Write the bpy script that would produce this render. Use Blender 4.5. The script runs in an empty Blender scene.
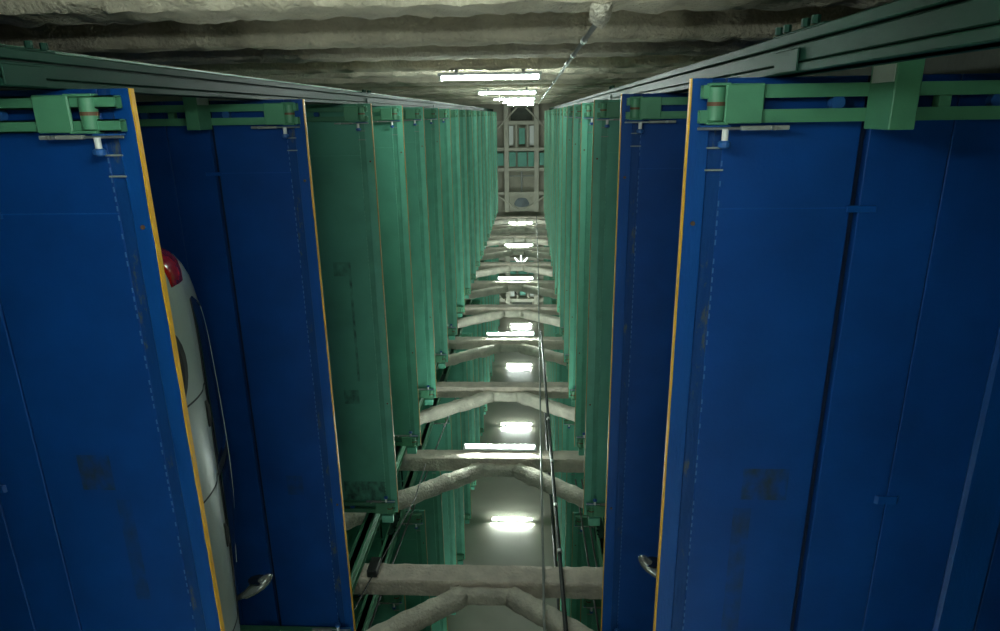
import bpy, bmesh, math, random
from mathutils import Vector, Matrix, noise

random.seed(7)
SC = bpy.context.scene
COL = SC.collection
CZ = 1.6                       # camera height above the ground floor; "h" below = height above the camera

# ------------------------------------------------------------------ camera, world, exposure
F, CX, CY = 655.0, 500.0, 315.5
vz = Vector((31.0, -201.5, F)).normalized()
vy = Vector((32.0, (F * F + 31 * 32) / 201.5, F)); vy = (vy - vy.dot(vz) * vz).normalized()
vx = vy.cross(vz)
right = Vector((vx[0], vy[0], vz[0])); down = Vector((vx[1], vy[1], vz[1])); fwd = Vector((vx[2], vy[2], vz[2]))
cam = bpy.data.cameras.new('camera'); cam.sensor_width = 36; cam.lens = F / 1000 * 36
cam.clip_start = 0.05; cam.clip_end = 200
camo = bpy.data.objects.new('camera', cam); COL.objects.link(camo)
m = Matrix.Identity(4)
for i in range(3):
    m[i][0] = right[i]; m[i][1] = -down[i]; m[i][2] = -fwd[i]
m[2][3] = CZ
camo.matrix_world = m
SC.camera = camo

w = bpy.data.worlds.new('world'); SC.world = w; w.use_nodes = True
w.node_tree.nodes['Background'].inputs[0].default_value = (0.0, 0.0, 0.0, 1)
w.node_tree.nodes['Background'].inputs[1].default_value = 0.0
SC.view_settings.view_transform = 'Standard'; SC.view_settings.look = 'None'
SC.view_settings.gamma = 1.0; SC.view_settings.use_curve_mapping = False
SC.view_settings.exposure = 0.0
TUBE_POWER = 235.0             # radiance of the fluorescent tubes
ADDED_POWER = 148.0               # dimmer unseen tubes, added below the view to light the pallets from underneath

# ------------------------------------------------------------------ materials
def mat(name, col, rough=0.5, metal=0.0, var=0.0, vscale=3.0, bump=0.0, bscale=30.0, col2=None, wear=None, spec=0.5, stretch=None):
    m = bpy.data.materials.new(name); m.use_nodes = True
    nt = m.node_tree; b = nt.nodes['Principled BSDF']
    b.inputs['Roughness'].default_value = rough; b.inputs['Metallic'].default_value = metal
    b.inputs['Base Color'].default_value = (*col, 1)
    b.inputs['Specular IOR Level'].default_value = spec
    tc = nt.nodes.new('ShaderNodeTexCoord'); src = tc.outputs['Object']
    if stretch:
        mp = nt.nodes.new('ShaderNodeMapping'); mp.inputs['Scale'].default_value = stretch
        nt.links.new(src, mp.inputs['Vector']); src = mp.outputs['Vector']
    out = None
    if var > 0 or col2:
        n = nt.nodes.new('ShaderNodeTexNoise'); n.inputs['Scale'].default_value = vscale; n.inputs['Detail'].default_value = 6
        nt.links.new(src, n.inputs['Vector'])
        r = nt.nodes.new('ShaderNodeValToRGB')
        c2 = col2 or tuple(c * (1 - var) for c in col)
        r.color_ramp.elements[0].color = (*c2, 1); r.color_ramp.elements[0].position = 0.3
        r.color_ramp.elements[1].color = (*col, 1); r.color_ramp.elements[1].position = 0.65
        nt.links.new(n.outputs['Fac'], r.inputs[0]); out = r.outputs['Color']
    if wear:                    # scratches and scuffs: (colour, threshold, scale)
        n2 = nt.nodes.new('ShaderNodeTexNoise'); n2.inputs['Scale'].default_value = wear[2]; n2.inputs['Detail'].default_value = 8
        n2.inputs['Roughness'].default_value = 0.75
        nt.links.new(src, n2.inputs['Vector'])
        r2 = nt.nodes.new('ShaderNodeValToRGB')
        r2.color_ramp.elements[0].position = wear[1]; r2.color_ramp.elements[0].color = (0, 0, 0, 1)
        r2.color_ramp.elements[1].position = min(1, wear[1] + 0.06); r2.color_ramp.elements[1].color = (1, 1, 1, 1)
        nt.links.new(n2.outputs['Fac'], r2.inputs[0])
        mx = nt.nodes.new('ShaderNodeMixRGB')
        nt.links.new(r2.outputs['Color'], mx.inputs[0])
        if out: nt.links.new(out, mx.inputs[1])
        else: mx.inputs[1].default_value = (*col, 1)
        mx.inputs[2].default_value = (*wear[0], 1); out = mx.outputs[0]
    if out: nt.links.new(out, b.inputs['Base Color'])
    if bump > 0:
        nb = nt.nodes.new('ShaderNodeTexNoise'); nb.inputs['Scale'].default_value = bscale; nb.inputs['Detail'].default_value = 5
        nt.links.new(src, nb.inputs['Vector'])
        bp = nt.nodes.new('ShaderNodeBump'); bp.inputs['Strength'].default_value = bump; bp.inputs['Distance'].default_value = 0.03
        nt.links.new(nb.outputs['Fac'], bp.inputs['Height']); nt.links.new(bp.outputs['Normal'], b.inputs['Normal'])
    return m

def stain_mat(name, base_kw, patches):
    """paint with dark worn rectangles: patches = (x0, x1, y0, y1, strength) in the object's own metres"""
    m = mat(name, **base_kw); nt = m.node_tree; b = nt.nodes['Principled BSDF']
    cur = b.inputs['Base Color'].links[0].from_socket
    tc = nt.nodes.new('ShaderNodeTexCoord'); sx = nt.nodes.new('ShaderNodeSeparateXYZ')
    nt.links.new(tc.outputs['Object'], sx.inputs[0])
    n = nt.nodes.new('ShaderNodeTexNoise'); n.inputs['Scale'].default_value = 14; n.inputs['Detail'].default_value = 8
    mp = nt.nodes.new('ShaderNodeMapping'); mp.inputs['Scale'].default_value = (1, 0.6, 1)
    nt.links.new(tc.outputs['Object'], mp.inputs[0]); nt.links.new(mp.outputs[0], n.inputs['Vector'])
    def math_(op, a, bb):
        q = nt.nodes.new('ShaderNodeMath'); q.operation = op
        for i, s in enumerate((a, bb)):
            if isinstance(s, (int, float)): q.inputs[i].default_value = s
            else: nt.links.new(s, q.inputs[i])
        return q.outputs[0]
    for (x0, x1, y0, y1, st) in patches:
        fx = math_('MULTIPLY', math_('GREATER_THAN', sx.outputs[0], x0), math_('LESS_THAN', sx.outputs[0], x1))
        fy = math_('MULTIPLY', math_('GREATER_THAN', sx.outputs[1], y0), math_('LESS_THAN', sx.outputs[1], y1))
        f = math_('MULTIPLY', math_('MULTIPLY', fx, fy), st)
        g = math_('SUBTRACT', n.outputs['Fac'], 0.33); g = math_('MULTIPLY', g, 3.0)
        q = nt.nodes.new('ShaderNodeMath'); q.operation = 'MULTIPLY'; q.use_clamp = True
        nt.links.new(f, q.inputs[0]); nt.links.new(g, q.inputs[1])
        mx = nt.nodes.new('ShaderNodeMixRGB'); nt.links.new(q.outputs[0], mx.inputs[0])
        nt.links.new(cur, mx.inputs[1]); mx.inputs[2].default_value = (0.02, 0.03, 0.03, 1)
        cur = mx.outputs[0]
    nt.links.new(cur, b.inputs['Base Color'])
    return m

BLUE_KW = dict(col=(0.001, 0.047, 0.225), rough=0.5, spec=0.22, var=0.22, vscale=2.2, bump=0.05, bscale=60, wear=((0.02, 0.07, 0.18), 0.72, 9))
GREEN_KW = dict(col=(0.115, 0.40, 0.275), rough=0.45, spec=0.35, var=0.22, vscale=1.8, bump=0.04, bscale=60, wear=((0.03, 0.10, 0.07), 0.70, 6))
M = {}
M['blue'] = mat('blue_paint', **BLUE_KW)
M['blue_edge'] = mat('blue_edge_paint', (0.001, 0.060, 0.265), 0.45, 0, 0.2, 5, 0.08, 80, spec=0.25, wear=((0.03, 0.08, 0.17), 0.70, 14), stretch=(1, 0.25, 1))
M['blue_scuffed'] = mat('scuffed_blue_paint', (0.002, 0.042, 0.18), 0.5, 0, 0.25, 6, 0.1, 70, spec=0.2, wear=((0.06, 0.075, 0.09), 0.56, 10), stretch=(1, 0.3, 1))
M['blue_weld'] = mat('weld_bead_blue', (0.05, 0.13, 0.32), 0.4, 0.1)
M['green'] = mat('green_paint', **GREEN_KW)
M['green_edge'] = mat('green_edge_paint', (0.13, 0.45, 0.31), 0.4, 0, 0.15, 5, 0.05, 60)
M['green_chan'] = mat('green_channel_paint', (0.09, 0.34, 0.225), 0.45, 0, 0.2, 5)
M['green_weld'] = mat('weld_bead_green', (0.14, 0.42, 0.28), 0.4, 0.1)
M['yellow'] = mat('yellow_edge_paint', (0.80, 0.42, 0.008), 0.5, 0, 0.25, 9, 0.1, 60, wear=((0.12, 0.07, 0.02), 0.70, 22), stretch=(1, 0.5, 1))
M['tan'] = mat('faded_yellow_edge', (0.40, 0.24, 0.05), 0.6, 0, 0.3, 9, 0.1, 60, wear=((0.08, 0.05, 0.02), 0.56, 20), stretch=(1, 0.5, 1))
M['rack'] = mat('rack_green_paint', (0.08, 0.27, 0.15), 0.45, 0, 0.18, 4, 0.04, 60, wear=((0.05, 0.07, 0.04), 0.70, 10))
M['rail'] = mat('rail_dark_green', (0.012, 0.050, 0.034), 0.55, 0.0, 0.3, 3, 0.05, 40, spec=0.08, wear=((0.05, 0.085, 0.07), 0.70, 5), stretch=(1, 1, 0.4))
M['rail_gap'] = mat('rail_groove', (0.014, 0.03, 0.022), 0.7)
M['spray_wall'] = mat('sprayed_wall_rib', (0.66, 0.60, 0.46), 0.95, 0, 0.3, 4, 1.0, 30)
M['spray'] = mat('sprayed_fireproofing', (0.76, 0.71, 0.59), 0.95, 0, 0.25, 5, 1.0, 30)
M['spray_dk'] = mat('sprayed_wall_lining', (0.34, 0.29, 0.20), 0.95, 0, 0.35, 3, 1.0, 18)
M['beam'] = mat('sprayed_cross_beam', (0.68, 0.60, 0.50), 0.95, 0, 0.25, 6, 0.8, 24)
M['concrete'] = mat('smooth_sealed_concrete', (0.44, 0.42, 0.34), 0.34, 0, 0.22, 0.5, 0.05, 4, spec=0.45)
M['dkwall'] = mat('dark_lining', (0.10, 0.11, 0.09), 0.9, 0, 0.3, 2, 0.5, 12)
M['floor'] = mat('concrete_floor', (0.62, 0.62, 0.58), 0.7, 0, 0.3, 2, 0.2, 12)
M['ceil'] = mat('ceiling_lining', (0.46, 0.44, 0.35), 0.9, 0, 0.2, 1.2, 0.4, 8)
M['ceil_steel'] = mat('cream_steel', (0.55, 0.53, 0.43), 0.7, 0, 0.15, 2)
M['teal'] = mat('teal_machine_paint', (0.13, 0.42, 0.32), 0.5, 0, 0.25, 2)
M['greyblue'] = mat('grey_blue_stain', (0.20, 0.24, 0.26), 0.8, 0, 0.4, 2)
M['steel'] = mat('galvanised_steel', (0.55, 0.57, 0.55), 0.35, 0.8, 0.2, 8)
M['grey'] = mat('grey_plastic', (0.28, 0.30, 0.27), 0.5, 0, 0.2, 10)
M['pale'] = mat('pale_primer', (0.50, 0.58, 0.54), 0.45, 0, 0.15, 12)
M['rust'] = mat('rust_brown', (0.14, 0.06, 0.03), 0.7, 0, 0.3, 20)
M['black'] = mat('black_rubber', (0.012, 0.013, 0.013), 0.5)
M['white'] = mat('white_enamel', (0.75, 0.77, 0.74), 0.4)
M['pinblue'] = mat('blue_cap', (0.02, 0.10, 0.32), 0.35)
M['silver'] = mat('silver_green_car_paint', (0.37, 0.44, 0.40), 0.38, 0.15, 0.05, 40)
M['mirror_shell'] = mat('mirror_shell', (0.40, 0.43, 0.41), 0.2, 0.7)
M['groove'] = mat('dark_groove', (0.004, 0.014, 0.045), 0.7, spec=0.2)  # groove floor, coloured darker than the deck around it
M['groove_green'] = mat('dark_green_groove', (0.02, 0.06, 0.04), 0.7, spec=0.2)
M['darkcar'] = mat('dark_car_paint', (0.03, 0.035, 0.04), 0.25, 0.3)
M['glass'] = mat('tinted_glass', (0.008, 0.012, 0.018), 0.06, 0, spec=0.7)
M['chrome'] = mat('chrome', (0.75, 0.77, 0.76), 0.12, 1.0)
M['redlens'] = mat('red_lens', (0.50, 0.012, 0.01), 0.12, 0, 0.5, 30, spec=0.8)
M['rubber'] = mat('tyre_rubber', (0.015, 0.015, 0.016), 0.8)
M['alloy'] = mat('alloy_rim', (0.5, 0.51, 0.52), 0.3, 0.9)
M['seam'] = mat('panel_gap', (0.03, 0.035, 0.035), 0.6)
def emis(name, col, s):
    m = bpy.data.materials.new(name); m.use_nodes = True; b = m.node_tree.nodes['Principled BSDF']
    b.inputs['Base Color'].default_value = (*col, 1)
    b.inputs['Emission Color'].default_value = (*col, 1); b.inputs['Emission Strength'].default_value = s
    return m
M['tube'] = emis('lit_tube', (0.86, 1.0, 0.93), TUBE_POWER)
M['added_tube'] = emis('lit_added_tube', (0.86, 1.0, 0.93), ADDED_POWER)
M['prong'] = emis('lit_prong', (0.9, 1.0, 0.95), 3.0)

# ------------------------------------------------------------------ mesh helpers
class MB:
    def __init__(s): s.v = []; s.f = []
    def poly(s, vs, fs):
        o = len(s.v); s.v += [tuple(v) for v in vs]; s.f += [tuple(i + o for i in f) for f in fs]; return s
    def box(s, x0, x1, y0, y1, z0, z1):
        x0, x1 = min(x0, x1), max(x0, x1); y0, y1 = min(y0, y1), max(y0, y1)
        return s.poly([(x0,y0,z0),(x1,y0,z0),(x1,y1,z0),(x0,y1,z0),(x0,y0,z1),(x1,y0,z1),(x1,y1,z1),(x0,y1,z1)],
                      [(0,3,2,1),(4,5,6,7),(0,1,5,4),(1,2,6,5),(2,3,7,6),(3,0,4,7)])
    def prism(s, prof, axis, a, b):
        """closed profile [(u,v)] extruded along axis from a to b; (u,v) are the other two axes in order"""
        def P(u, v, t):
            return {'x': (t, u, v), 'y': (u, t, v), 'z': (u, v, t)}[axis]
        n = len(prof); vs = [P(u, v, a) for u, v in prof] + [P(u, v, b) for u, v in prof]
        fs = [tuple(range(n)), tuple(range(2 * n - 1, n - 1, -1))] + [(i, i + n, (i + 1) % n + n, (i + 1) % n) for i in range(n)]
        return s.poly(vs, fs)
    def tube(s, pts, r, n=10, cap=True):
        pts = [Vector(p) for p in pts]; rings = []
        for i, p in enumerate(pts):
            d = (pts[min(i + 1, len(pts) - 1)] - pts[max(i - 1, 0)]).normalized()
            u = d.cross(Vector((0.31, 0.77, 0.55))).normalized(); v = d.cross(u)
            rr = r[i] if isinstance(r, (list, tuple)) else r
            rings.append([p + rr * (math.cos(2 * math.pi * k / n) * u + math.sin(2 * math.pi * k / n) * v) for k in range(n)])
        vs = [q for R_ in rings for q in R_]; fs = []
        for i in range(len(pts) - 1):
            for k in range(n):
                fs.append((i * n + k, i * n + (k + 1) % n, (i + 1) * n + (k + 1) % n, (i + 1) * n + k))
        if cap:
            fs.append(tuple(reversed(range(n)))); fs.append(tuple((len(pts) - 1) * n + k for k in range(n)))
        return s.poly(vs, fs)
    def mesh(s, name, material, smooth=False, bevel=0.0):
        me = bpy.data.meshes.new(name); me.from_pydata(s.v, [], s.f)
        bm = bmesh.new(); bm.from_mesh(me)
        bmesh.ops.recalc_face_normals(bm, faces=bm.faces)
        if bevel > 0:
            ed = [e for e in bm.edges if len(e.link_faces) == 2 and e.calc_face_angle(0) > 0.6]
            bmesh.ops.bevel(bm, geom=ed, offset=bevel, segments=1, affect='EDGES', clamp_overlap=True)
        bm.to_mesh(me); bm.free()
        me.materials.append(M[material] if isinstance(material, str) else material)
        if smooth:
            for p in me.polygons: p.use_smooth = True
            if smooth != True: me.set_sharp_from_angle(angle=smooth)
        return me

def link(name, data, parent=None, loc=(0, 0, 0)):
    o = bpy.data.objects.new(name, data); COL.objects.link(o); o.location = loc
    if parent: o.parent = parent
    return o
def tag(o, label, cat, group=None, kind=None):
    o['label'] = label
    if cat: o['category'] = cat
    if group: o['group'] = group
    if kind: o['kind'] = kind
    return o
def thing(name, label, cat, loc=(0, 0, 0), group=None):
    return tag(link(name, None, None, loc), label, cat, group)
def struct(name, mb, material, label, **k):
    o = link(name, mb.mesh(name, material, **k)); o['kind'] = 'structure'; o['label'] = label
    return o
ORD = ['', 'lowest', 'second', 'third', 'fourth', 'fifth', 'sixth', 'seventh', 'eighth', 'ninth', 'tenth', 'eleventh', 'twelfth',
       'thirteenth', 'fourteenth', 'fifteenth', 'sixteenth', 'seventeenth', 'eighteenth', 'nineteenth', 'twentieth']

def rough_bar(mb, p0, p1, prof, n, amp, scale=6.0, up=(0, 0, 1), seed=0):
    """bar of lumpy sprayed coating: prof = outline [(u, v)] across, n stations along p0-p1"""
    p0 = Vector(p0); p1 = Vector(p1); d = (p1 - p0).normalized()
    v = Vector(up); v = (v - v.dot(d) * d).normalized(); u = d.cross(v)
    k = len(prof); vs = []
    for i in range(n + 1):
        c = p0.lerp(p1, i / n)
        for (a, b) in prof:
            q = c + u * a + v * b
            s = noise.noise(q * scale + Vector((seed, 0, 0))) + 0.5 * noise.noise(q * scale * 2.7 + Vector((0, seed, 3)))
            o = (u * a + v * b).normalized()
            vs.append(q + o * amp * s)
    fs = [(i * k + j, i * k + (j + 1) % k, (i + 1) * k + (j + 1) % k, (i + 1) * k + j) for i in range(n) for j in range(k)]
    fs += [tuple(range(k)), tuple(reversed(range(n * k, n * k + k)))]
    mb.poly(vs, fs); return mb
def rect_prof(w_, h_, c=0.25, m_=3):
    """rounded rectangle outline w_ x h_, m_ points a side"""
    c = min(w_, h_) * c; pts = []
    hw, hh = w_ / 2, h_ / 2
    cor = [(hw, -hh + c), (hw, hh - c), (hw - c, hh), (-hw + c, hh), (-hw, hh - c), (-hw, -hh + c), (-hw + c, -hh), (hw - c, -hh)]
    for i in range(8):
        a, b = cor[i], cor[(i + 1) % 8]
        mm = m_ if i % 2 == 0 else 1
        for t in range(mm): pts.append((a[0] + (b[0] - a[0]) * t / mm, a[1] + (b[1] - a[1]) * t / mm))
    return pts

# ------------------------------------------------------------------ main dimensions (h above camera)
XL, XR = -1.765, 0.687            # inner edges of the two pallet stacks
YF, PL, PW = -0.135, 5.18, 2.2    # front end of the pallets, length, width
YF2 = 6.25                        # near end of the pallets in the far shaft
LEV = [3.0, 5.26, 7.5] + [7.5 + 1.84 * i for i in range(1, 16)]
HC = 38.0                         # ceiling steel
XC = (XL + XR) / 2
WXL, WXR, WYF, WYB = -4.55, 3.45, -0.98, 11.75
TOP = HC + 1.2

# ------------------------------------------------------------------ the shell
struct('floor', MB().box(WXL, WXR, WYF, WYB, -0.2, 0), 'floor', 'grey concrete floor at the foot of the parking tower')
struct('ceiling', MB().box(WXL, WXR, WYF, WYB, TOP + CZ - 0.3, TOP + CZ), 'ceil', 'cream ceiling lining at the top of the tower')
struct('wall_left', MB().box(WXL - 0.2, WXL, WYF, WYB, 0, TOP + CZ), 'dkwall', 'dark wall behind the left pallets')
struct('wall_right', MB().box(WXR, WXR + 0.2, WYF, WYB, 0, TOP + CZ), 'dkwall', 'dark wall behind the right pallets')
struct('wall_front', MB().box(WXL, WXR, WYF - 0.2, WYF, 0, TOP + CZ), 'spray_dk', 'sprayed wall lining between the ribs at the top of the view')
struct('wall_back', MB().box(WXL, WXR, WYB, WYB + 0.2, 0, TOP + CZ), 'concrete', 'smooth grey concrete wall at the far side')

# ground-level bay: unseen side walls added to shade outer pallets, plus end wall
struct('wall_shade_left', MB().box(-2.2, -2.08, WYF + 0.01, 5.5, 0, 1.3 + CZ), 'ceil', 'low cream wall added unseen on the left to shade outer pallets')
struct('wall_shade_right', MB().box(1.08, 1.2, WYF + 0.01, 5.5, 0, 0.9 + CZ), 'ceil', 'low cream wall added unseen on the right to shade outer pallets')
struct('wall_bay_end', MB().box(-2.08, 1.08, 5.465, 5.6, 0, 1.4 + CZ), 'ceil', 'low cream end wall of the entrance bay')

# ribs on the front wall: floor beams with secondary girts between them
BP, B0 = 2.97, 6.99
def front_rib(i, h_top, face, depth, height, n, name, label, amp):
    mb = MB()
    yc = face - depth / 2
    rough_bar(mb, (WXL + 0.01, yc, h_top - height / 2 + CZ), (WXR - 0.01, yc, h_top - height / 2 + CZ), rect_prof(depth, height, 0.09, 4), n, amp, 7.0, seed=i * 7.3)
    o = link(name, mb.mesh(name, 'spray_wall', smooth=0.75))
    tag(o, label, 'beam', 'ribs across the front wall')
for i in range(12):
    ht = B0 + BP * (i - 1)
    if ht > HC: break
    front_rib(i, ht, -0.53, 0.44, 0.5, 160 if i < 3 else 50, 'floor_beam',
              'thick sprayed floor beam on the front wall, %s from the bottom' % ORD[i + 1], 0.03 if i == 0 else 0.022)
    if ht + 1.6 < HC:
        front_rib(i + 40, ht + 1.5, -0.52, 0.40, 0.26, 160 if i < 3 else 50, 'wall_girt',
                  'slimmer sprayed girt on the front wall between floor beams, %s from the bottom' % ORD[i + 1], 0.02)

# frames between the two shafts: beam + centre gusset + two chevron braces
def cross_frame(i):
    ht = B0 + BP * i + CZ
    t = thing('cross_beam', 'cream sprayed cross beam with chevron braces between the shafts, %s from the bottom' % ORD[i + 2 if i >= 0 else 1],
              'beam', (XC, 5.575, ht), 'cross beams between the shafts')
    near = i < 4
    mb = MB(); rough_bar(mb, (WXL - XC + 0.02, 0, -0.15), (WXR - XC - 0.02, 0, -0.15), rect_prof(0.25, 0.30, 0.05, 4), 150 if near else 40, 0.012, 7, seed=i)
    link('beam', mb.mesh('beam', 'beam', smooth=0.7), t)
    mb = MB(); rough_bar(mb, (-0.46, 0.06, -0.35), (0.40, 0.06, -0.35), rect_prof(0.2, 0.17, 0.25), 20 if near else 6, 0.012, 8, seed=i + 3)
    link('gusset', mb.mesh('gusset', 'spray', smooth=True), t)
    for s in (-1, 1):
        mb = MB(); rough_bar(mb, (s * 0.30, 0.06, -0.35), (s * 3.15, 0.06, -0.35 - 2.85 * 0.78), rect_prof(0.23, 0.24, 0.24), 70 if near else 20, 0.018, 8, up=(0, 1, 0), seed=i + 9 * s)
        link('brace', mb.mesh('brace', 'spray', smooth=True), t)
for i in range(-1, 11): cross_frame(i)

# ------------------------------------------------------------------ ceiling steel
def ceiling_bay(flip, label_side):
    yy = (lambda y: y) if not flip else (lambda y: 11.2 - y)
    t = thing('ceiling_frame', 'cream steel ceiling frame with teal plates above the %s shaft' % label_side, 'ceiling frame', (XC, 0, HC + CZ), 'ceiling frames')
    def bx(name, x0, x1, y0, y1, z0, z1, mt):
        return link(name, MB().box(x0, x1, yy(y0), yy(y1), z0, z1).mesh(name, mt, bevel=0.01), t)
    for s in (-1, 1): bx('girder', s * 0.72, s * 0.98, -0.5, 5.42, 0.0, 0.45, 'ceil_steel')
    for y0, y1 in ((0.36, 0.56), (1.80, 1.98), (2.92, 3.1), (4.27, 4.45)):
        bx('crossbeam', -0.72, 0.72, y0, y1, 0.05, 0.4, 'ceil_steel')
        for s in (-1, 1): bx('outrigger', s * 0.98, s * 2.6, y0, y1, 0.1, 0.4, 'ceil_steel')
    def diag(x0, y0, x1, y1):
        link('diagonal', MB().tube([(x0, yy(y0), 0.02), (x1, yy(y1), 0.02)], 0.05, 6).mesh('diagonal', 'ceil_steel'), t)
    for s in (-1, 1):
        diag(s * 0.25, -0.35, s * 1.4, 0.8)
        diag(s * 0.08, 5.35, s * 1.5, 4.4)
    bx('plate', -0.14, 0.20, 0.75, 1.62, 0.15, 0.3, 'teal')
    for x in (-0.34, 0.30): bx('mullion', x, x + 0.11, 0.56, 1.8, 0.1, 0.35, 'ceil_steel')
    for x in (-0.70, 0.46): bx('white_panel', x, x + 0.24, 0.62, 1.7, 0.3, 0.36, 'white')
    for x0, x1 in ((-0.70, -0.33), (-0.22, 0.30), (0.38, 0.70)): bx('plate', x0, x1, 2.05, 2.85, 0.15, 0.3, 'teal')
    for x0, x1 in ((-1.5, -1.02), (1.02, 1.5)): bx('plate', x0, x1, 2.1, 2.8, 0.2, 0.3, 'teal')
    bx('purlin', -0.70, 0.70, 3.35, 3.42, 0.2, 0.35, 'grey'); bx('purlin', -0.05, 0.05, 3.1, 4.27, 0.18, 0.35, 'grey')
    bx('dark_panel', -0.6, 0.6, -0.35, 0.33, 0.35, 0.42, 'dkwall')
    pts = [(0.42 * math.cos(a) * (1 + 0.12 * math.sin(3 * a)), yy(4.92 + 0.30 * math.sin(a) * (1 + 0.1 * math.cos(2 * a)))) for a in [k * math.pi / 12 for k in range(24)]]
    link('stained_plate', MB().prism(pts, 'z', 0.42, 0.47).mesh('stained_plate', 'greyblue'), t)
    bx('deck_panel', -0.72, 0.72, 4.45, 5.42, 0.47, 0.55, 'ceil_steel')
ceiling_bay(False, 'near'); ceiling_bay(True, 'far')

# ------------------------------------------------------------------ guide rails, racks, columns
def guide_rail(side, y_in, sy, label, fm='rail', wm='rail_gap'):
    """vertical channel beside the pallet ends; y_in = face next to the pallets, sy = direction away from them"""
    s = 1 if side == 'right' else -1
    x0 = (XR if s > 0 else XL) + s * 0.30
    t = thing('guide_rail', label, 'rail', (x0, y_in, 0), 'green guide rails')
    zt = HC + CZ - 0.4
    def bx(name, a, b, c, d, z0, z1, mt, bev=0.004):
        return link(name, MB().box(s * a, s * b, sy * c, sy * d, z0, z1).mesh(name, mt, bevel=bev), t)
    bx('web', 0.03, 0.10, 0.0, 0.145, 0, zt, wm, 0)
    bx('flange', 0.0, 0.14, 0.0, 0.032, 0, zt, fm)
    bx('flange', 0.006, 0.14, 0.037, 0.098, 0, zt, fm)
    bx('flange', 0.0, 0.14, 0.106, 0.145, 0, zt, fm)
    for zj in (2.75 + CZ, 8.7 + CZ, 14.6 + CZ, 20.5 + CZ):
        bx('joint_plate', -0.008, 0.0, 0.002, 0.085, zj - 0.12, zj + 0.12, 'rail')
        j = bx('joint_plate', 0.02, 0.12, 0.145, 0.157, zj - 0.25, zj + 0.25, 'rail')
        if zj < 12:
            for q in (-0.18, -0.09, 0.09, 0.18):
                link('bolt', MB().tube([(s * 0.02, sy * 0.157, zj + q), (s * 0.02, sy * 0.185, zj + q)], 0.016, 6).mesh('bolt', 'rail'), j)
for side in ('left', 'right'):
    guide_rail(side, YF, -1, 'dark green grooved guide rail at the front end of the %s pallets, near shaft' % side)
    guide_rail(side, YF + PL + 0.03, 1, 'green grooved guide rail at the rear end of the %s pallets, near shaft' % side, 'rack', 'rack')
    guide_rail(side, YF2 - 0.02, -1, 'green grooved guide rail behind the cross beams, %s side of far shaft' % side, 'rack', 'rack')
    guide_rail(side, YF2 + PL + 0.02, 1, 'green grooved guide rail at the far concrete wall, %s side' % side, 'rack', 'rack')
def rack_column(x, y, label):
    mb = MB(); W_, D_, T_ = 0.16, 0.10, 0.012
    mb.prism([(-W_/2, -D_/2), (W_/2, -D_/2), (W_/2, -D_/2 + T_), (T_/2, -D_/2 + T_), (T_/2, D_/2 - T_), (W_/2, D_/2 - T_), (W_/2, D_/2), (-W_/2, D_/2),
              (-W_/2, D_/2 - T_), (-T_/2, D_/2 - T_), (-T_/2, -D_/2 + T_), (-W_/2, -D_/2 + T_)], 'z', 0, HC + CZ - 0.4)
    o = link('rack_column', mb.mesh('rack_column', 'rack'), None, (x, y, 0)); tag(o, label, 'column', 'rack columns')
for side, xe, s in (('left', XL, -1), ('right', XR, 1)):
    rack_column(xe + s * 0.80, YF - 0.165, 'green steel rack column behind the front guide rail, %s side' % side)
    rack_column(xe + s * 0.42, YF + PL + 0.30, 'green steel rack column at the rear of the near %s pallets' % side)

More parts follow.
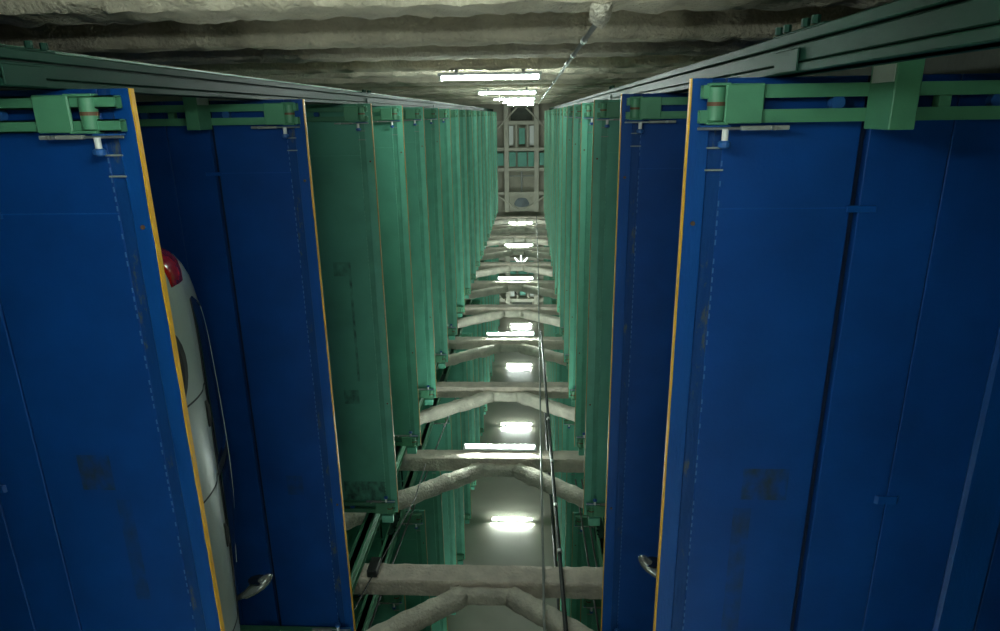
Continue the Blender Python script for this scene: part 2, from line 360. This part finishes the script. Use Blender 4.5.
# ------------------------------------------------------------------ pallets
def pallet_parts(s, colour, full, deck_mat=None, g0=0.735, g1=0.772):
    """list of (name, mesh, parent index or None, kind); local x outward from the inner edge times s"""
    c = {'blue': ('blue', 'blue_edge', 'blue_scuffed', 'blue_weld', 'yellow'), 'green': ('green', 'green_edge', 'green_chan', 'green_weld', 'tan')}[colour]
    deck = deck_mat or c[0]
    P = []
    def bx(name, a, b, y0, y1, z0, z1, mt, bev=0.003, kind=None, par=None):
        P.append((name, MB().box(s * a, s * b, y0, y1, z0, z1).mesh(name, mt, bevel=bev), par, kind)); return len(P) - 1
    er = bx('edge_rail', 0.0, 0.09, 0, PL, 0, 0.030, c[1], 0.004)
    # wavy hand-painted edge strip
    n = 60 if full else 1; mb = MB(); vs = []
    for i in range(n + 1):
        y = PL * i / n; j = (random.random() - 0.5) * 0.008 if full else 0
        for (a, z) in ((-0.005, -0.002 + j), (-0.005, 0.030), (0.002, 0.030), (0.002, -0.002 + j)): vs.append((s * a, y, z))
    fs = [(i*4+k, i*4+(k+1)%4, i*4+4+(k+1)%4, i*4+4+k) for i in range(n) for k in range(4)] + [(0,1,2,3), (n*4+3, n*4+2, n*4+1, n*4)]
    P.append(('edge_strip', mb.poly(vs, fs).mesh('edge_strip', c[4]), None, None))
    bx('side_channel', 0.09, 0.15, 0, PL, 0.007, 0.04, c[2], 0)
    if not full:
        bx('deck_panel', 0.15, 0.735, 0, PL, 0, 0.04, deck, 0)
        bx('deck_panel', 0.775, PW, 0, PL, 0, 0.04, deck, 0)
        bx('groove_plate', 0.735, 0.775, 0, PL, 0.03, 0.045, c[0], 0)
        return P
    d = bx('deck_panel', 0.15, g0, 0, PL, 0, 0.04, deck, 0.004)
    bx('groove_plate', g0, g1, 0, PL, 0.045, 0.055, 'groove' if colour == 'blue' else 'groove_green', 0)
    bx('deck_panel', g1, 1.118, 0, PL, 0, 0.05, deck, 0.004)
    e = bx('deck_panel', 1.122, 1.49, 0, PL, 0, 0.05, deck, 0.004)
    pr = [(s * 1.49, 0.05), (s * 1.49, 0.0), (s * 1.51, -0.012), (s * 1.69, -0.012), (s * 1.71, 0.0), (s * 1.71, 0.05)]
    P.append(('stiffener_rib', MB().prism(pr, 'y', 0.22, PL - 0.22).mesh('stiffener_rib', c[1]), None, None))
    bx('deck_panel', 1.71, PW, 0, PL, 0, 0.05, deck, 0.004)
    bx('outer_curb', PW - 0.05, PW, 0, PL, 0.05, 0.06, c[1])
    bx('cross_weld', 0.15, 0.735, 0.552, 0.558, -0.002, 0.002, c[1], 0, None, d)
    bx('tab', 0.715, 0.845, 0.545, 0.575, -0.012, -0.001, c[1], 0.003)
    mb = MB(); mb.prism([(s * 1.06, 0), (s * 1.075, -0.012), (s * 1.165, -0.012), (s * 1.18, 0)], 'y', 2.015, 2.06)
    P.append(('tab', mb.mesh('tab', c[1]), None, None))
    mb = MB()
    for k in range(110):
        y = 0.3 + k * 0.044
        if y > PL - 0.1: break
        if random.random() < 0.8: mb.box(s * 0.150, s * 0.156, y, y + 0.024, -0.003, 0.0)
    P.append(('weld_bead_row', mb.mesh('weld_bead_row', c[3]), d, 'stuff'))
    for y in (0.285, 0.38): bx('clip', 0.08, 0.16, y, y + 0.007, -0.008, 0.010, 'grey', 0)
    for y in (0.62, 3.6):
        P.append(('bolt', MB().tube([(s * 0.045, y, -0.006), (s * 0.045, y, 0.002)], 0.011, 8).mesh('bolt', 'rust'), er, None))
    return P

def place(parts, name, label, cat, loc, group):
    t = thing(name, label, cat, loc, group); objs = []
    for (n, me, par, kind) in parts:
        o = link(n, me, objs[par] if par is not None else t)
        if kind: o['kind'] = kind
        objs.append(o)
    return t

def special(colour, s, patches):
    return stain_mat(colour + '_stained', dict(BLUE_KW if colour == 'blue' else GREEN_KW), [(min(s*a, s*b), max(s*a, s*b), c, d, st) for a, b, c, d, st in patches])
sets = {}
for s, side in ((-1, 'left'), (1, 'right')):
    for colour in ('blue', 'green'):
        sets[side, colour, True] = pallet_parts(s, colour, True)
        if colour == 'green': sets[side, colour, False] = pallet_parts(s, colour, False)
own = {('left', 0): pallet_parts(-1, 'blue', True, special('blue', -1, [(0.45, 0.63, 1.83, 2.04, 0.8), (0.38, 0.46, 2.1, 2.75, 0.5)]), 0.834, 0.842),
       ('right', 0): pallet_parts(1, 'blue', True, special('blue', 1, [(0.39, 0.62, 1.87, 2.05, 0.9), (0.36, 0.45, 2.1, 2.95, 0.55)])),
       ('left', 1): pallet_parts(-1, 'blue', True, special('blue', -1, [(0.35, 0.5, 3.3, 3.5, 0.5)])),
       ('left', 2): pallet_parts(-1, 'green', True, special('green', -1, [(0.37, 0.58, 1.78, 1.95, 0.5), (0.40, 0.59, 3.42, 3.61, 0.6), (0.37, 0.40, 1.95, 3.3, 0.7), (0.10, 0.7, 4.72, 5.0, 0.75)]))}
for k, h in enumerate(LEV):
    for s, side, xe in ((-1, 'left', XL), (1, 'right', XR)):
        colour = 'blue' if k < 2 else 'green'
        full = k < 6
        parts = own.get((side, k)) or sets[side, colour, full]
        place(parts, 'parking_pallet', '%s car pallet with yellow inner edge, %s level up, %s stack of the near shaft' % (colour, ORD[k + 1], side),
              'pallet', (xe - (0.02 if k == 0 and s < 0 else 0), YF, h + CZ), 'car pallets in the near shaft')
        if k >= 1:
            place(sets[side, 'green', k < 5], 'parking_pallet', 'green car pallet behind the cross beams, %s level up, %s stack of the far shaft' % (ORD[k + 1], side),
                  'pallet', (xe, YF2, h + CZ), 'car pallets in the far shaft')

# ------------------------------------------------------------------ pallet supports: twin bars with roller block, sensor, stopper and bracket
def support_parts(s, e, full, p0=0.125, p1=0.285, rx=0.095):
    """local frame as the pallet's; e = +1 end at y=0, -1 end at y=PL (mirrored)"""
    P = []
    Y = (lambda y: y) if e > 0 else (lambda y: PL - y)
    def bx(name, a, b, y0, y1, z0, z1, mt, bev=0.003, par=None):
        P.append((name, MB().box(s * a, s * b, Y(y0), Y(y1), z0, z1).mesh(name, mt, bevel=bev), par, None)); return len(P) - 1
    def square_tube(y0, y1, x0, x1):
        z0, z1, t_ = -0.065, -0.013, 0.007
        mb = MB()
        mb.box(s * x0, s * x1, Y(y0), Y(y1), z0, z0 + t_); mb.box(s * x0, s * x1, Y(y0), Y(y1), z1 - t_, z1)
        mb.box(s * x0, s * x1, Y(y0), Y(y0 + t_), z0, z1); mb.box(s * x0, s * x1, Y(y1 - t_), Y(y1), z0, z1)
        P.append(('bar', mb.mesh('bar', 'rack'), None, None))
    square_tube(0.030, 0.084, 0.035, PW + 0.15); square_tube(0.130, 0.184, 0.030, PW + 0.15)
    bx('roller_plate', p0, p1, 0.026, 0.186, -0.085, -0.066, 'rack', 0.006)
    # roller, axis along the pallet
    ro = MB().tube([(s * rx, Y(0.040), -0.055), (s * rx, Y(0.172), -0.055)], 0.037, 20).mesh('roller', 'rack', smooth=0.6)
    P.append(('roller', ro, None, None)); ri = len(P) - 1
    bx('bracket', 0.71, 0.81, -0.17, 0.215, -0.27, -0.066, 'rack', 0.004)
    br = len(P) - 1
    if e < 0: bx('end_block', 0.06, 0.21, -0.11, 0.0, -0.085, -0.02, 'green_edge', 0.006)
    if not full: return P
    P.append(('roller_band', MB().tube([(s * rx, Y(0.098), -0.055), (s * rx, Y(0.114), -0.055)], 0.0385, 20).mesh('roller_band', 'rust'), ri, None))
    bx('roller_cheek', rx - 0.04, p0 + 0.02, 0.022, 0.034, -0.084, -0.03, 'rack'); bx('roller_cheek', rx - 0.04, p0 + 0.02, 0.178, 0.190, -0.084, -0.03, 'rack')
    bx('primer_patch', 0.706, 0.7105, -0.03, 0.035, -0.26, -0.09, 'pale', 0, br)
    bx('sensor_strip', 0.20, 0.40, 0.196, 0.214, -0.085, -0.055, 'grey')
    sr = len(P) - 1
    P.append(('sensor_bolt', MB().tube([(s * 0.33, Y(0.205), -0.11), (s * 0.33, Y(0.205), -0.085)], 0.010, 8).mesh('sensor_bolt', 'steel'), sr, None))
    bx('stop_plate', 0.03, 0.16, 0.192, 0.200, -0.075, -0.03, 'pinblue')
    P.append(('rod', MB().tube([(s * 0.02, Y(0.206), -0.07), (s * 0.34, Y(0.206), -0.07)], 0.006, 8).mesh('rod', 'steel'), None, None))
    P.append(('stopper_pin', MB().tube([(s * 0.135, Y(0.208), -0.08), (s * 0.135, Y(0.255), -0.08)], 0.014, 12).mesh('stopper_pin', 'white'), None, None))
    pi = len(P) - 1
    P.append(('pin_cap', MB().tube([(s * 0.135, Y(0.255), -0.08), (s * 0.135, Y(0.263), -0.08), (s * 0.135, Y(0.280), -0.08), (s * 0.135, Y(0.288), -0.08)],
                                   [0.018, 0.027, 0.027, 0.015], 12).mesh('pin_cap', 'pinblue'), pi, None))
    for x in (0.60, 1.25): P.append(('roller_pad', MB().tube([(s * x, Y(0.107), -0.05), (s * x, Y(0.107), -0.014)], 0.03, 12).mesh('roller_pad', 'pinblue'), None, None))
    bx('spacer', 1.00, 1.05, 0.084, 0.130, -0.07, -0.02, 'rack')
    return P
sup = {}
for s, side in ((-1, 'left'), (1, 'right')):
    for e in (1, -1):
        for full in (True, False): sup[side, e, full] = support_parts(s, e, full)
sup_low = support_parts(-1, 1, True, 0.235, 0.40, 0.165)
for k, h in enumerate(LEV):
    for s, side, xe in ((-1, 'left', XL), (1, 'right', XR)):
        for e, end in ((1, 'front'), (-1, 'rear')):
            place(sup_low if (k == 0 and s < 0 and e > 0) else sup[side, e, k < 7], 'pallet_support', 'green twin-bar roller support under %s end of %s-level %s pallet, near shaft' % (end, ORD[k + 1], side),
                  'support', (xe - (0.02 if k == 0 and s < 0 else 0), YF, h + CZ), 'pallet supports in the near shaft')
            if 2 <= k < 14:
                place(sup[side, e, k < 6 and e > 0], 'pallet_support', 'green twin-bar roller support under %s end of %s-level %s pallet, far shaft' % (end, ORD[k + 1], side),
                      'support', (xe, YF2, h + CZ), 'pallet supports in the far shaft')

# ------------------------------------------------------------------ fluorescent tubes
def tube_lamp(x, y, h, wall_sign, label, group, tube='tube', hz=0.06):
    """wall_sign: direction (in y) of the surface that carries it"""
    t = thing('tube_lamp', label, 'lamp', (x, y, h + CZ), group)
    link('tube', MB().tube([(-0.58, 0, 0), (0.58, 0, 0)], 0.0185, 12).mesh('tube', tube, smooth=False), t)
    ws = wall_sign
    pr = [(ws * 0.030, hz * 0.7), (ws * 0.06, hz), (ws * 0.06, -hz), (ws * 0.030, -hz * 0.7)]
    link('housing', MB().prism(pr, 'x', -0.62, 0.62).mesh('housing', 'white'), t)
    for q in (-0.4, 0.4):
        link('mount', MB().box(q - 0.02, q + 0.02, ws * 0.06, ws * 0.105, -0.015, 0.015).mesh('mount', 'grey'), t)
    for s in (-1, 1):
        link('end_holder', MB().box(s * 0.58, s * 0.61, -0.03, 0.03, -0.032, 0.032).box(s * 0.58, s * 0.61, 0, ws * 0.05, -0.022, 0.022).mesh('end_holder', 'white'), t)
for i, h in enumerate((8.3, 14.3, 20.3, 26.3, 32.3)):
    tube_lamp(-0.49, -0.42, h, -1, 'lit fluorescent tube on the ribbed front wall, %s of its row' % ORD[i + 1], 'tubes on the front wall')
for i, h in enumerate((9.94, 15.89, 21.84, 27.78, 33.73)):
    tube_lamp(-0.53, 5.36, h, 1, 'lit fluorescent tube on a cross beam, %s of its row' % ORD[i + 1], 'tubes on the cross beams')
for i, h in enumerate((10.8, 17.05, 23.4, 29.8, 36.2)):
    tube_lamp(-0.58, 11.645, h, 1, 'lit fluorescent tube on the smooth far wall, %s of its row' % ORD[i + 1], 'tubes on the far wall', hz=0.02)
for xx, lb in ((-1.2, 'left'), (0.2, 'right')):  # low tubes added out of sight to light floor and pallet undersides
    tube_lamp(xx, 5.36, -1.15, 1, '%s added unseen fluorescent tube low on the end wall of the entrance bay' % lb, 'added entrance tubes', 'added_tube')
tube_lamp(-0.55, -0.40, 1.75, -1, 'added unseen fluorescent tube under the lowest floor beam of the front wall', 'added entrance tubes', 'added_tube')  # added out of sight to brighten the lowest floor beam
tube_lamp(-0.5, -0.875, -1.15, -1, 'added unseen fluorescent tube low on the front wall of the entrance bay', 'added entrance tubes', 'added_tube')

# ------------------------------------------------------------------ conduits and cables
def line(name, pts, r, mt, label, cat, n=8):
    o = link(name, MB().tube([(p[0], p[1], p[2] + CZ) for p in pts], r, n).mesh(name, mt, smooth=True)); return tag(o, label, cat)
cd = thing('conduit', 'thin steel conduit running up the ribbed front wall', 'conduit', (0.37, -0.485, 3.7 + CZ))
link('pipe', MB().tube([(0, 0, 0), (0, 0, 33)], 0.016, 8).mesh('pipe', 'steel', smooth=True), cd)
mb = MB(); rough_bar(mb, (-0.02, -0.03, -0.12), (0.0, 0.0, 0.16), rect_prof(0.085, 0.09, 0.3), 12, 0.03, 18)
link('sprayed_end', mb.mesh('sprayed_end', 'spray', smooth=True), cd)
for z in (1.2, 2.4, 3.4, 4.6, 7.6): link('coupling', MB().tube([(0, 0, z), (0, 0, z + 0.12)], 0.024, 8).mesh('coupling', 'steel'), cd)
line('conduit', [(0.125, 5.305, 3.0), (0.165, 5.305, 10.1), (0.26, 5.305, 24), (0.30, 5.305, 36)], 0.016, 'grey', 'thin grey conduit running up across the cross beams', 'conduit')
hc = thing('hanging_cable', 'thick black cable hanging in front of the cross beams on the right', 'cable', (0.365, 5.2, CZ))
link('cord', MB().tube([(0.02, 0, 3.2), (0, 0, 5.6), (-0.03, 0, 8.1), (-0.08, 0, 12.4), (-0.12, 0, 15.6)], 0.026, 8).mesh('cord', 'black', smooth=True), hc)
for z, x in ((6.9, -0.014), (7.9, -0.027), (9.1, -0.04), (10.6, -0.06)):
    link('clip', MB().tube([(x, -0.01, z), (x, -0.01, z + 0.05)], 0.034, 8).mesh('clip', 'steel'), hc)
line('riser_cable', [(0.72, 11.62, 9), (0.68, 11.62, 13.8), (0.60, 11.62, 20.5), (0.55, 11.62, 27)], 0.05, 'black', 'black riser cable on the far wall seen between the cross beams', 'cable')
line('riser_pipe', [(0.84, 11.65, 9), (0.76, 11.65, 19), (0.72, 11.65, 30)], 0.03, 'white', 'pale riser pipe beside the black cable on the far wall', 'pipe')
lc = thing('hoist_rope', 'thin black hoist rope slanting past the lowest green pallet on the left', 'rope', (-1.68, 5.30, 8.3 + CZ))
link('strand', MB().tube([(0.0, 0, 0.9), (-0.0, 0, -0.1), (-0.265, 0, -1.97), (-0.36, 0, -2.7), (-0.36, 0, -4.3)], 0.009, 6).mesh('strand', 'black'), lc)
link('clamp', MB().box(-0.31, -0.19, -0.05, 0.05, -1.72, -1.45).mesh('clamp', 'black', bevel=0.008), lc)
line('hoist_rope', [(-1.62, 5.95, 14), (-1.80, 5.95, 10.4), (-1.95, 5.95, 7.0), (-2.03, 5.95, 4.5)], 0.014, 'black', 'thin black hoist rope behind the cross beams on the left', 'rope', 6)
for i, x in enumerate((0.86, 0.97)):
    line('hoist_rope', [(x - 0.10, 6.03, 10.0), (x + 0.0, 6.03, 4.5)], 0.014, 'black', ('left' if i == 0 else 'right') + ' one of two black hoist ropes in front of far right pallets', 'rope', 6)
line('cable_loop', [(-0.80, 10.35, 38.08)] + [(-0.80 + 0.35 * math.cos(a) * 0.6, 9.9 + 0.45 * math.sin(a), 37.97) for a in [math.pi / 2 + k * math.pi / 10 for k in range(11)]] + [(-0.80, 9.45, 38.08)], 0.03, 'black', 'dark cable loop hanging under the far ceiling', 'cable')
pt = thing('prong_light', 'white three-pronged light shaped like an arrow under the far ceiling', 'lamp', (-0.58, 8.08, 37.3 + CZ))
for a in (-0.75, 0.0, 0.75):
    link('prong', MB().tube([(0.05 * math.sin(a), 0.32 - 0.04, 0), (0.55 * math.sin(a), 0.32 - 0.62 * math.cos(a), 0)], [0.07, 0.03], 8).mesh('prong', 'prong'), pt)
link('stem', MB().tube([(0, 0.13, 0.0), (0, 0.13, 0.74)], 0.04, 8).mesh('stem', 'ceil_steel'), pt)

# ------------------------------------------------------------------ cars
def smooth_lerp(tab, y):
    if y <= tab[0][0]: return tab[0][1]
    for i in range(len(tab) - 1):
        (a, va), (b, vb) = tab[i], tab[i + 1]
        if y <= b:
            # Catmull-Rom style slope-limited interpolation
            pa = tab[i - 1] if i > 0 else tab[i]; pb = tab[i + 2] if i + 2 < len(tab) else tab[i + 1]
            t = (y - a) / (b - a)
            m0 = (vb - pa[1]) / (b - pa[0]) * (b - a); m1 = (pb[1] - va) / (pb[0] - a) * (b - a)
            t2, t3 = t * t, t * t * t
            return (2*t3 - 3*t2 + 1) * va + (t3 - 2*t2 + t) * m0 + (-2*t3 + 3*t2) * vb + (t3 - t2) * m1
    return tab[-1][1]
CL = 4.1
ZTOP = [(0, 0.80), (0.05, 0.98), (0.15, 1.12), (0.35, 1.33), (0.6, 1.45), (1.0, 1.50), (1.7, 1.53), (2.2, 1.49), (2.5, 1.38), (2.9, 1.14), (3.15, 1.01), (3.5, 0.94), (3.85, 0.84), (4.03, 0.70), (4.1, 0.58)]
ZBOT = [(0, 0.42), (0.05, 0.32), (0.25, 0.24), (0.6, 0.2), (3.4, 0.2), (3.9, 0.22), (4.05, 0.30), (4.1, 0.40)]
WMAX = [(0, 0.60), (0.04, 0.70), (0.15, 0.785), (0.4, 0.83), (0.9, 0.85), (3.0, 0.85), (3.5, 0.84), (3.85, 0.76), (4.03, 0.62), (4.1, 0.48)]
ZBELT = [(0, 0.74), (0.1, 0.91), (0.4, 0.94), (1.0, 0.92), (2.8, 0.89), (3.2, 0.87), (3.6, 0.84), (3.9, 0.72), (4.1, 0.54)]
def car_ring(y):
    w_ = smooth_lerp(WMAX, y); zt = smooth_lerp(ZTOP, y); zb = smooth_lerp(ZBOT, y); zl = min(smooth_lerp(ZBELT, y), zt - 0.03)
    gh = max(0.0, min(1.0, (zt - zl) / 0.5))
    wr = w_ * (0.86 - 0.16 * gh)          # half width at the roof edge
    wb = w_ * 0.915
    zm = zb + 0.55 * (zl - zb)
    pts = [(0, zb), (w_ * 0.6, zb), (w_ * 0.88, zb + 0.03), (w_ * 0.965, zb + 0.12), (w_, zm), (w_ * 0.975, zm + 0.6 * (zl - zm)), (wb, zl),
           (wb + (wr - wb) * 0.5 + 0.012 * gh, zl + (zt - zl) * 0.46), (wr, zl + (zt - zl) * 0.86), (wr * 0.86, zl + (zt - zl) * 0.97), (wr * 0.5, zt), (0, zt + 0.01)]
    return [Vector((a, y, b)) for a, b in pts]
def car_surf(y, t, side=1, off=0.0):
    """t runs 0..11 over the ring's control points (Catmull-Rom); side = +1/-1; off = distance outward"""
    def ev(y, t):
        R_ = car_ring(y); i = int(min(max(t, 0), 10.999)); f = t - i
        p0 = R_[max(i - 1, 0)]; p1 = R_[i]; p2 = R_[i + 1]; p3 = R_[min(i + 2, 11)]
        return 0.5 * ((2 * p1) + (p2 - p0) * f + (2 * p0 - 5 * p1 + 4 * p2 - p3) * f * f + (3 * p1 - p0 - 3 * p2 + p3) * f ** 3)
    p = ev(y, t)
    if off:
        du = ev(min(y + 0.02, CL), t) - ev(max(y - 0.02, 0), t); dv = ev(y, min(t + 0.05, 11)) - ev(y, max(t - 0.05, 0))
        n = du.cross(dv)
        if n.length > 1e-9:
            n.normalize()
            if n.x < 0 and t < 8: n = -n
            if n.z < 0 and t >= 8: n = -n
            p = p + n * off
    return Vector((p.x * side, p.y, p.z))
def car_patch(ys, lo, hi, nt, side, off, thick=0.006):
    """skin patch between curves lo(y) and hi(y) in ring parameter"""
    mb = MB(); vs = []
    for o in (off, off - thick):
        for y in ys:
            for k in range(nt + 1):
                vs.append(car_surf(y, lo(y) + (hi(y) - lo(y)) * k / nt, side, o))
    a = len(ys); b = nt + 1; fs = []
    for i in range(a - 1):
        for k in range(nt):
            fs.append((i*b+k, i*b+k+1, (i+1)*b+k+1, (i+1)*b+k)); q = a * b
            fs.append((q+i*b+k, q+(i+1)*b+k, q+(i+1)*b+k+1, q+i*b+k+1))
    for i in range(a - 1):
        for k in (0, nt): fs.append((i*b+k, (i+1)*b+k, a*b+(i+1)*b+k, a*b+i*b+k))
    for k in range(nt):
        for i in (0, a - 1): fs.append((i*b+k, i*b+k+1, a*b+i*b+k+1, a*b+i*b+k))
    return mb.poly(vs, fs)
def span(a, b, n): return [a + (b - a) * i / n for i in range(n + 1)]
def car_meshes(paint, mirror_mat):
    P = []
    def add(name, me, par=None): P.append((name, me, par, None)); return len(P) - 1
    ys = sorted(set([0, 0.015, 0.04, 0.08, 0.13, 0.2, 0.3, 3.9, 3.97, 4.03, 4.07, 4.1] + span(0.4, 3.85, 34)))
    ts = [k * 0.25 for k in range(45)]
    ring = len(ts) * 2 - 2; vs = []
    for y in ys:
        for t in ts: vs.append(car_surf(y, t, 1))
        for t in ts[-2:0:-1]: vs.append(car_surf(y, t, -1))
    fs = [(i*ring+k, i*ring+(k+1) % ring, (i+1)*ring+(k+1) % ring, (i+1)*ring+k) for i in range(len(ys)-1) for k in range(ring)]
    fs += [tuple(range(ring)), tuple(reversed(range((len(ys)-1)*ring, len(ys)*ring)))]
    add('body', MB().poly(vs, fs).mesh('body', paint, smooth=True))
    lo = lambda y: 6.12
    def hi(y): return 6.12 + 1.86 * max(0.02, min(1, (y - 0.36) / 0.22, (2.98 - y) / 0.55))
    for sd in (1, -1):
        add('side_window', car_patch(span(0.40, 1.62, 16), lo, hi, 6, sd, 0.005).mesh('side_window', 'glass', smooth=True))
        add('side_window', car_patch(span(1.70, 2.94, 16), lo, hi, 6, sd, 0.005).mesh('side_window', 'glass', smooth=True))
        add('pillar_trim', car_patch(span(1.62, 1.70, 2), lo, hi, 6, sd, 0.004).mesh('pillar_trim', 'black'))
        add('window_trim', car_patch(span(0.48, 2.6, 24), lambda y: hi(y), lambda y: hi(y) + 0.09, 1, sd, 0.009).mesh('window_trim', 'silver'))
        add('belt_trim', car_patch(span(0.40, 2.94, 24), lambda y: 6.09, lambda y: 6.12, 1, sd, 0.007).mesh('belt_trim', 'black'))
        add('tail_light', car_patch([0.012, 0.03, 0.06, 0.10, 0.15, 0.20, 0.25], lambda y: 4.2, lambda y: 8.3 - y * 12.0, 10, sd, 0.006).mesh('tail_light', 'redlens', smooth=True))
        add('headlight', car_patch(span(3.72, 4.0, 5), lambda y: 5.2, lambda y: 6.2, 4, sd, 0.006).mesh('headlight', 'glass', smooth=True))
        for y0 in (0.98, 1.66, 2.78):
            add('door_seam', car_patch([y0, y0 + 0.012], lambda y: 3.2, lambda y: 6.05, 12, sd, 0.003).mesh('door_seam', 'seam'))
        for y0 in (1.08, 2.02):
            a = car_surf(y0, 5.55, sd, 0.0); b = car_surf(y0 + 0.18, 5.55, sd, 0.0); o = Vector((sd * 0.014, 0, 0.0))
            add('door_handle', MB().tube([a, a + o + Vector((0, 0.03, 0)), b + o - Vector((0, 0.03, 0)), b], 0.013, 8).mesh('door_handle', 'seam', smooth=True))
        for yw in (0.72, 3.28):
            add('wheel_arch', MB().tube([(sd * 0.70, yw, 0.322), (sd * 0.851, yw, 0.322)], 0.318, 28).mesh('wheel_arch', 'black'))
            w0 = add('wheel', MB().tube([(sd * 0.66, yw, 0.30), (sd * 0.69, yw, 0.30), (sd * 0.85, yw, 0.30), (sd * 0.87, yw, 0.30)], [0.27, 0.30, 0.30, 0.27], 28).mesh('wheel', 'rubber'))
            add('rim', MB().tube([(sd * 0.865, yw, 0.30), (sd * 0.875, yw, 0.30)], [0.2, 0.185], 20).mesh('rim', 'alloy'), w0)
        # door mirror: foot, shell and glass
        rt = car_surf(2.74, 6.15, sd, 0.0)
        vs = []; n = 14
        prof = [(0.00, 0.028, 0.030), (0.05, 0.035, 0.045), (0.08, 0.060, 0.075), (0.14, 0.068, 0.085), (0.20, 0.062, 0.080), (0.235, 0.045, 0.055), (0.25, 0.015, 0.02)]
        mbm = MB(); rings = []
        for (dx, ry, rz) in prof:
            c_ = rt + Vector((sd * dx, -0.55 * dx, 0.03 + 0.25 * dx))
            rings.append([c_ + Vector((0, 0.78 * ry * math.cos(2*math.pi*k/n), 0.85 * rz * math.sin(2*math.pi*k/n))) for k in range(n)])
        vs = [q for r_ in rings for q in r_]
        fs = [(i*n+k, i*n+(k+1) % n, (i+1)*n+(k+1) % n, (i+1)*n+k) for i in range(len(prof)-1) for k in range(n)] + [tuple(range(n)), tuple(reversed(range((len(prof)-1)*n, len(prof)*n)))]
        mi = add('door_mirror', mbm.poly(vs, fs).mesh('door_mirror', mirror_mat, smooth=True))
        gl = [];
        for k in range(n):
            gl.append(rt + Vector((sd * (0.155 + 0.075 * math.cos(2*math.pi*k/n)), -0.55*0.155 - 0.052, 0.03 + 0.25*0.155 + 0.058*math.sin(2*math.pi*k/n))))
        add('mirror_glass', MB().poly(gl + [g + Vector((0, 0.012, 0)) for g in gl], [tuple(range(n)), tuple(reversed(range(n, 2*n)))] + [(k, (k+1) % n, n + (k+1) % n, n + k) for k in range(n)]).mesh('mirror_glass', 'glass'), mi)
    add('windshield', car_patch(span(2.36, 3.05, 8), lambda y: 9.3, lambda y: 11.0, 6, 1, 0.005).mesh('windshield', 'glass', smooth=True))
    add('windshield', car_patch(span(2.36, 3.05, 8), lambda y: 9.3, lambda y: 11.0, 6, -1, 0.005).mesh('windshield', 'glass', smooth=True))
    for sd in (1, -1):
        add('rear_window', car_patch(span(0.10, 0.42, 6), lambda y: 9.4, lambda y: 11.0, 6, sd, 0.005).mesh('rear_window', 'glass', smooth=True))
    add('bumper', car_patch([0.003, 0.02, 0.05, 0.1, 0.2], lambda y: 1.5, lambda y: 3.6, 6, 1, 0.008).mesh('bumper', 'seam', smooth=True))
    add('number_plate', MB().box(-0.25, 0.25, -0.012, 0.002, 0.55, 0.68).mesh('number_plate', 'white'))
    return P
silver_car = car_meshes('silver', 'mirror_shell')
dark_car = car_meshes('darkcar', 'mirror_shell')
place(silver_car, 'car', 'silver hatchback with red tail light on the lowest blue pallet, left', 'car', (-2.98, 0.72, LEV[0] + CZ + 0.063), None)
place(dark_car, 'car', 'dark car on the lowest blue pallet, right, only its chrome mirror showing', 'car', (1.80, 0.50, LEV[0] + CZ + 0.063), None)
place(silver_car, 'car', 'car in the far shaft showing only a bit of red tail light', 'car', (-2.95, YF2 + 0.26, LEV[3] + CZ + 0.063), None)
